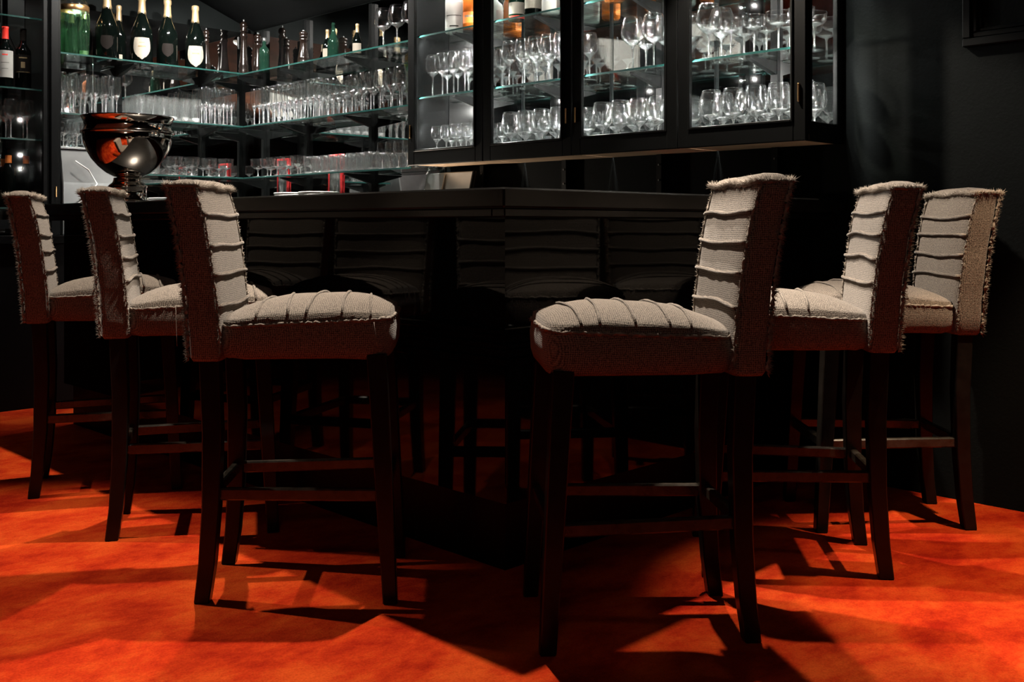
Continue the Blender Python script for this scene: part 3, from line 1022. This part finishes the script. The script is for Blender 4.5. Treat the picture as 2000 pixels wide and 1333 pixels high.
row('burgundy', 'Q', edges[3][1] - 0.092, edges[3][1] - 0.091, 0.118, CP, c1, 'large balloon wine glass in the nearest glazed cabinet', 'balloon glasses in the nearest cabinet')
row('coupe', 'Q', edges[3][0] + 0.068, edges[3][0] + 0.39, 0.106, CP, c1, 'wide cocktail coupe in the nearest glazed cabinet', 'cocktail coupes in the nearest cabinet')


# ------------------------------------------------------------------ bottles
def patch(rad, z0, z1, ang, shape='rect', seg=14, rows=8):
    """a paper label wrapped on a bottle body, facing local -y"""
    b = MB()
    for i in range(rows + 1):
        v = i / rows
        z = lerp(z0, z1, v)
        k = 1.0
        if shape == 'shield':
            k = math.sin(min(1, v / 0.55) * PI / 2) ** 0.7 if v < 0.55 else 1 - 0.18 * ((v - 0.55) / 0.45) ** 2
            k = max(k, 0.05)
        for j in range(seg + 1):
            a = -PI / 2 + ang * k * (-1 + 2 * j / seg)
            b.v.append(((rad) * math.cos(a), (rad) * math.sin(a), z))
    n = seg + 1
    for i in range(rows):
        for j in range(seg):
            q = i * n + j
            b.f.append((q, q + 1, q + n + 1, q + n))
    return b


def bottle(name, label, P, Q, z, h, r, style, glassm, cap=None, lab=None, rotz=0.0, group=None, cat='bottle'):
    t = thing(name, label, cat, W(P, Q, z + 0.0005), rotz, group)
    if style == 'champagne':
        prof = [(0, 0.0), (r * 0.9, 0.0), (r, 0.008), (r, h * 0.42), (r * 0.93, h * 0.50), (r * 0.70, h * 0.60), (r * 0.45, h * 0.70), (r * 0.34, h * 0.80), (r * 0.31, h * 0.93), (r * 0.36, h * 0.94), (r * 0.36, h * 0.955), (r * 0.30, h * 0.96), (r * 0.30, h), (0, h)]
        n0 = 0.72
        nk = [(r * 0.43, h * 0.715), (r * 0.35, h * 0.80), (r * 0.325, h * 0.92), (r * 0.38, h * 0.935), (r * 0.38, h * 0.965), (r * 0.36, h * 0.995), (r * 0.2, h * 1.008), (0, h * 1.01)]
    elif style == 'bordeaux':
        prof = [(0, 0.0), (r * 0.92, 0.0), (r, 0.006), (r, h * 0.60), (r * 0.94, h * 0.65), (r * 0.60, h * 0.71), (r * 0.40, h * 0.76), (r * 0.37, h * 0.97), (r * 0.40, h * 0.975), (r * 0.40, h), (0, h)]
        nk = [(r * 0.405, h * 0.80), (r * 0.40, h * 0.965), (r * 0.43, h * 0.97), (r * 0.43, h * 1.003), (0, h * 1.006)]
    else:
        prof = [(0, 0.0), (r * 0.94, 0.0), (r, 0.006), (r, h * 0.62), (r * 0.92, h * 0.68), (r * 0.5, h * 0.74), (r * 0.36, h * 0.78), (r * 0.34, h * 0.93), (0, h * 0.94)]
        nk = [(r * 0.37, h * 0.90), (r * 0.40, h * 0.905), (r * 0.40, h), (0, h * 1.002)]
    MB().lathe(prof, 24).build('bottle_glass', glassm, t, True)
    if cap:
        MB().shell(nk, 20).build('capsule', cap, t, True)
    if lab:
        for (m, a, bz, ang, shp) in lab:
            patch(r + 0.0006 + (0.0004 if m in ('ink', 'goldink', 'redfoil') else 0), h * a, h * bz, ang, shp).build('paper_label', m, t, True)
    return t


# champagne magnums on the top left shelf
FACE = rad_(20)
bottle('champagne_bottle', 'dark champagne magnum with black badge, next to the green decanter', 2.654, 6.125, z3, 0.42, 0.068, 'champagne', 'darkbottle', 'goldfoil', [('ink', 0.12, 0.32, 0.55, 'shield')], FACE, 'champagne magnums on the top shelf')
bottle('champagne_bottle', 'dark champagne magnum with cream shield label, second from the decanter', 2.873, 6.125, z3, 0.42, 0.0645, 'champagne', 'darkbottle', 'goldfoil', [('cream', 0.04, 0.36, 0.85, 'shield'), ('goldink', 0.22, 0.24, 0.35, 'rect'), ('goldink', 0.28, 0.29, 0.25, 'rect')], FACE, 'champagne magnums on the top shelf')
bottle('champagne_bottle', 'dark champagne magnum without pale label between two labelled magnums', 3.041, 6.125, z3, 0.42, 0.0645, 'champagne', 'darkbottle', 'goldfoil', [('ink', 0.12, 0.32, 0.55, 'shield')], FACE, 'champagne magnums on the top shelf')
bottle('champagne_bottle', 'dark champagne magnum with cream shield label, nearest to the pepper mills', 3.231, 6.125, z3, 0.41, 0.0635, 'champagne', 'darkbottle', 'goldfoil', [('cream', 0.02, 0.35, 0.85, 'shield'), ('goldink', 0.22, 0.24, 0.35, 'rect'), ('goldink', 0.28, 0.29, 0.25, 'rect')], FACE, 'champagne magnums on the top shelf')
bottle('champagne_bottle', 'dark bottle with small cream tag half behind the green decanter', 2.555, 6.225, z3, 0.33, 0.045, 'champagne', 'darkbottle', 'goldfoil', [('cream', 0.03, 0.14, 0.5, 'rect')], FACE)
bottle('champagne_bottle', 'dark bottle with small cream tag behind the leftmost magnum', 2.775, 6.235, z3, 0.36, 0.045, 'champagne', 'darkbottle', 'goldfoil', [('cream', 0.03, 0.14, 0.5, 'rect')], FACE)


# green glass decanter with metal collar, and a clear one behind the post
def decanter(P, Q, label, gm, h=0.40, sc=1.0):
    t = thing('decanter', label, 'decanter', W(P, Q, z3 + 0.0005))
    t.scale = (sc, sc, 1)
    n = 24
    rr = []
    for (rad, z) in ((0.001, 0.0), (0.072, 0.0), (0.076, 0.01), (0.080, 0.12), (0.083, 0.22), (0.078, 0.262)):
        rr.append([((rad + 0.003 * (j % 2)) * math.cos(2 * PI * j / n), (rad + 0.003 * (j % 2)) * math.sin(2 * PI * j / n), z) for j in range(n)])
    MB().rings(rr, True, False).build('ribbed_body', gm, t)
    MB().shell([(0.080, 0.262), (0.083, 0.268), (0.083, 0.290), (0.079, 0.296)], 24).build('collar', 'brass', t, True)
    MB().shell([(0.078, 0.296), (0.074, 0.32), (0.050, 0.345), (0.030, 0.36), (0.027, h)], 24).build('shoulder', 'glass', t, True)
    return t


decanter(2.462, 6.135, 'ribbed green glass decanter with brass collar on the top shelf', 'greenglass')
decanter(2.378, 6.245, 'clear glass decanter half hidden by the black post', 'glass', 0.37, 0.58)

# wine bay
bottle('wine_bottle', 'red wine bottle with red capsule and white label at the left edge', 2.068, 6.12, 1.776, 0.345, 0.042, 'bordeaux', 'darkbottle', 'redfoil', [('white', 0.16, 0.60, 1.3, 'rect'), ('redfoil', 0.52, 0.54, 0.35, 'rect'), ('ink', 0.40, 0.405, 0.5, 'rect'), ('ink', 0.30, 0.305, 0.4, 'rect')], rad_(24))
bottle('wine_bottle', 'dark wine bottle with black label beside the white-labelled one', 2.165, 6.12, 1.776, 0.345, 0.042, 'bordeaux', 'darkbottle', 'ink', [('ink', 0.26, 0.56, 1.2, 'rect'), ('goldink', 0.50, 0.52, 0.5, 'rect'), ('goldink', 0.34, 0.44, 0.25, 'rect'), ('goldink', 0.27, 0.28, 0.9, 'rect')], rad_(24))
low = glass_shelf(1.45, 2.24, QS, QW - 0.035, 1.10, 'glass shelf carrying the orange-necked bottles in the wine bay', 'Q')
for P, lb in ((2.092, 'left orange-necked dark bottle low in the wine bay'), (2.188, 'right orange-necked dark bottle low in the wine bay')):
    t = bottle('wine_bottle', lb, P, 6.14, 1.10, 0.335, 0.040, 'bordeaux', 'darkbottle', None, None, rad_(24), 'orange-necked bottles')
    MB().shell([(0.0172, 0.246), (0.0172, 0.296)], 18).build('neck_band', 'orangefoil', t, True)


# ------------------------------------------------------------------ pepper mills and bottles at the corner
def mill(label, P, Q, h, r):
    t = thing('pepper_mill', label, 'pepper mill', W(P, Q, z3 + 0.0005))
    MB().lathe([(0, 0), (r, 0), (r, 0.02 * h), (r * 0.95, 0.06 * h), (r, 0.10 * h), (r * 0.86, 0.14 * h), (r, 0.18 * h), (r * 0.88, 0.22 * h), (r * 0.66, 0.42 * h), (r * 0.54, 0.60 * h), (r * 0.60, 0.68 * h), (r * 0.74, 0.71 * h), (r * 0.58, 0.74 * h), (r * 0.6, 0.76 * h), (0, 0.765 * h)], 20).build('body', 'millwood', t, True)
    MB().lathe([(0, 0.765 * h), (r * 0.62, 0.77 * h), (r * 0.75, 0.80 * h), (r * 0.50, 0.83 * h), (r * 0.72, 0.87 * h), (r * 0.72, 0.91 * h), (r * 0.45, 0.95 * h), (0, 0.955 * h)], 20).build('head', 'millwood', t, True)
    MB().lathe([(0, 0.95 * h), (r * 0.2, 0.955 * h), (r * 0.2, 0.975 * h), (r * 0.14, h), (0, h)], 12).build('knob', 'steel', t, True)
    return t


mill('tall dark turned pepper mill standing right in the mirrored corner', 3.62, 6.19, 0.39, 0.036)
mill('shorter dark pepper mill just right of the tall corner mill', 3.66, 6.075, 0.29, 0.036)
mill('slim pepper mill half hidden behind the rightmost champagne magnum', 3.36, 6.22, 0.30, 0.028)
mill('stout black pepper mill in the middle of the top right shelf', 3.62, 5.47, 0.22, 0.040)
bottle('liqueur_bottle', 'grey-green bottle right of the pepper mills on the top shelf', 3.62, 5.93, z3, 0.23, 0.034, 'spirit', 'greenbottle', 'steel', None)
bottle('champagne_bottle', 'small gold-necked champagne bottle right of the stout pepper mill', 3.66, 5.27, z3, 0.20, 0.030, 'champagne', 'darkbottle', 'goldfoil', [('cream', 0.1, 0.4, 1.0, 'rect')])
bottle('wine_bottle', 'plain dark green bottle between gold-necked bottles on the top shelf', 3.62, 5.15, z3, 0.22, 0.036, 'champagne', 'greenbottle', None, None)
bottle('champagne_bottle', 'gold-necked champagne bottle beside the plain green bottle', 3.68, 4.99, z3, 0.20, 0.030, 'champagne', 'darkbottle', 'goldfoil', [('cream', 0.1, 0.4, 1.0, 'rect')])

# liquor bottles on the top cabinet shelves
BL = [
    (edges[0][1] - 0.22, 'clearspirit', 0.048, 'pale spirit bottle with large white label in the farthest cabinet', [('white', 0.08, 0.55, 1.3, 'rect'), ('ink', 0.10, 0.12, 0.5, 'rect'), ('ink', 0.3, 0.31, 0.9, 'rect')]),
    (edges[0][1] - 0.36, 'amber', 0.050, 'amber whisky bottle in the farthest cabinet', [('orangefoil', 0.10, 0.30, 1.2, 'rect'), ('cream', 0.20, 0.24, 0.9, 'rect')]),
    (edges[1][1] - 0.10, 'greenbottle', 0.042, 'dark green bottle with cream label, left in the second cabinet', [('cream', 0.10, 0.30, 1.2, 'rect'), ('redfoil', 0.02, 0.07, 1.1, 'rect')]),
    (edges[1][1] - 0.21, 'darkbottle', 0.042, 'dark bottle with tan label in the second cabinet', [('cream', 0.14, 0.4, 1.2, 'rect')]),
    (edges[1][1] - 0.33, 'clearspirit', 0.044, 'clear bottle with white label in the second cabinet', [('white', 0.04, 0.4, 1.3, 'rect')]),
    (edges[1][1] - 0.46, 'amber', 0.046, 'amber bottle, right in the second cabinet', [('orangefoil', 0.05, 0.25, 1.1, 'rect')]),
    (edges[2][1] - 0.14, 'amber', 0.046, 'amber bottle, left in the third cabinet', [('cream', 0.15, 0.4, 1.1, 'rect')]),
    (edges[2][1] - 0.32, 'clearspirit', 0.046, 'clear bottle, middle of the third cabinet', [('white', 0.1, 0.4, 1.2, 'rect')]),
    (edges[2][1] - 0.45, 'amber', 0.042, 'small amber bottle, right in the third cabinet', [('orangefoil', 0.1, 0.3, 1.1, 'rect')]),
]
for q, gm, rr, lb, lab in BL:
    bottle('liquor_bottle', lb, 3.62, q, c2, 0.29, rr, 'spirit', gm, 'ink', lab, rad_(2), 'liquor bottles on the top cabinet shelf')

# ------------------------------------------------------------------ silver wine bowl on the bar
bw = thing('wine_cooler_bowl', 'large polished silver wine cooler bowl standing on the bar', 'wine cooler', W(2.10, 4.62, ZT + 0.001))
S = 1.0
MB().shell([(0.030, 0.118), (0.060, 0.122), (0.095, 0.140), (0.130, 0.170), (0.160, 0.205), (0.182, 0.245), (0.195, 0.285), (0.200, 0.318), (0.198, 0.322), (0.192, 0.315), (0.176, 0.245), (0.125, 0.175), (0.05, 0.13), (0.0, 0.128)], 64).build('bowl', 'silver', bw, True)
MB().shell([(0.198, 0.318), (0.207, 0.322), (0.207, 0.330), (0.199, 0.334)], 64).build('ridge', 'silver', bw, True)
MB().shell([(0.197, 0.332), (0.190, 0.350), (0.193, 0.375), (0.203, 0.393), (0.207, 0.396), (0.204, 0.400), (0.198, 0.395), (0.187, 0.372), (0.185, 0.345), (0.19, 0.325)], 64).build('rim_collar', 'silver', bw, True)
MB().lathe([(0, 0), (0.095, 0), (0.097, 0.006), (0.092, 0.012), (0.084, 0.016), (0.084, 0.070), (0.088, 0.076), (0.084, 0.084), (0.070, 0.094), (0.064, 0.106), (0.064, 0.116), (0.05, 0.12), (0, 0.12)], 48).build('pedestal', 'silver', bw, True)

# ------------------------------------------------------------------ things on the working counter behind the bar
# steel hood of the glass washer seen left of the bowl
t = put(thing('steel_ice_bin', 'brushed steel ice bin with sloping front behind the silver bowl', 'ice bin'), W(2.52, 6.13, 0.941))
b = MB()
b.rings([[(-0.185, -0.14, 0), (-0.185, 0.13, 0), (-0.185, 0.13, 0.50), (-0.185, -0.10, 0.50), (-0.185, -0.14, 0.30)],
         [(0.20, -0.14, 0), (0.20, 0.13, 0), (0.20, 0.13, 0.50), (0.20, -0.10, 0.50), (0.20, -0.14, 0.30)]])
b.build('body', 'steel', t, False, 0.006)
MB().box(-0.19, 0.205, -0.11, 0.135, 0.50, 0.514).build('lid', 'steel', t, False, 0.003)
b = MB()
b.tube([(-0.12, -0.16, 0.43), (-0.05, -0.175, 0.38), (0.0, -0.18, 0.30), (-0.06, -0.18, 0.22), (-0.14, -0.18, 0.16)], 0.004, 6)
b.build('hose', 'china', t, True)
# pale tilted work light panel / glass washer lid by the cabinets
t = put(thing('glass_washer_lid', 'open pale steel lid of the glass washer under the cabinets', 'glass washer'), W(3.50, 4.20, 0.941))
b = MB()
b.rings([[(0.10, -0.22, 0.0), (0.13, -0.22, 0.0), (0.22, -0.22, 0.345), (0.19, -0.22, 0.345)],
         [(0.10, 0.16, 0.0), (0.13, 0.16, 0.0), (0.22, 0.16, 0.345), (0.19, 0.16, 0.345)]])
b.build('lid', 'steel', t, False, 0.004)
MB().tube([(0.10, -0.225, 0.0), (0.19, -0.225, 0.345)], 0.008, 6).build('edge_strip', 'black', t)
MB().tube([(0.10, 0.0, 0.02), (0.183, 0.0, 0.335)], 0.006, 6).build('handle', 'steel', t)
for q, lb in ((5.47, 'white mixing bowl left on the counter behind the bar'), (5.20, 'white mixing bowl right on the counter behind the bar')):
    t = thing('mixing_bowl', lb, 'bowl', W(3.55, q, 0.941), 0, 'white bowls behind the bar')
    MB().shell([(0.0, 0.0), (0.05, 0.0), (0.055, 0.02), (0.09, 0.10), (0.115, 0.20), (0.122, 0.255), (0.119, 0.257), (0.111, 0.20), (0.085, 0.105), (0.0, 0.03)], 32).build('body', 'china', t, True)
    MB().shell([(0.121, 0.252), (0.126, 0.256), (0.121, 0.26)], 32).build('rim', 'china', t, True)
# red frames added in place of pictures reflected in the mirror
for q, wq, z0, hh, lb in ((5.93, 0.13, 0.945, 0.50, 'red frame standing in for a mirror reflection behind the left dessert glasses'), (5.33, 0.14, 0.945, 0.50, 'red frame standing in for a mirror reflection right of the white bowls')):
    t = put(thing('reflected_red_frame', lb, 'picture', group='red frames standing in for reflections'), W(PW - 0.018, q, z0))
    b = MB()
    b.box(-0.006, 0.006, -wq / 2, -wq / 2 + 0.014, 0, hh).box(-0.006, 0.006, wq / 2 - 0.014, wq / 2, 0, hh)
    for z in (0.0, 0.18, hh - 0.014):
        b.box(-0.006, 0.006, -wq / 2 + 0.014, wq / 2 - 0.014, z, z + 0.014)
    b.build('frame', 'red', t, False, 0.001)
    MB().box(-0.003, 0.005, -wq / 2 + 0.014, wq / 2 - 0.014, 0.014, hh - 0.014).build('card', 'print', t)
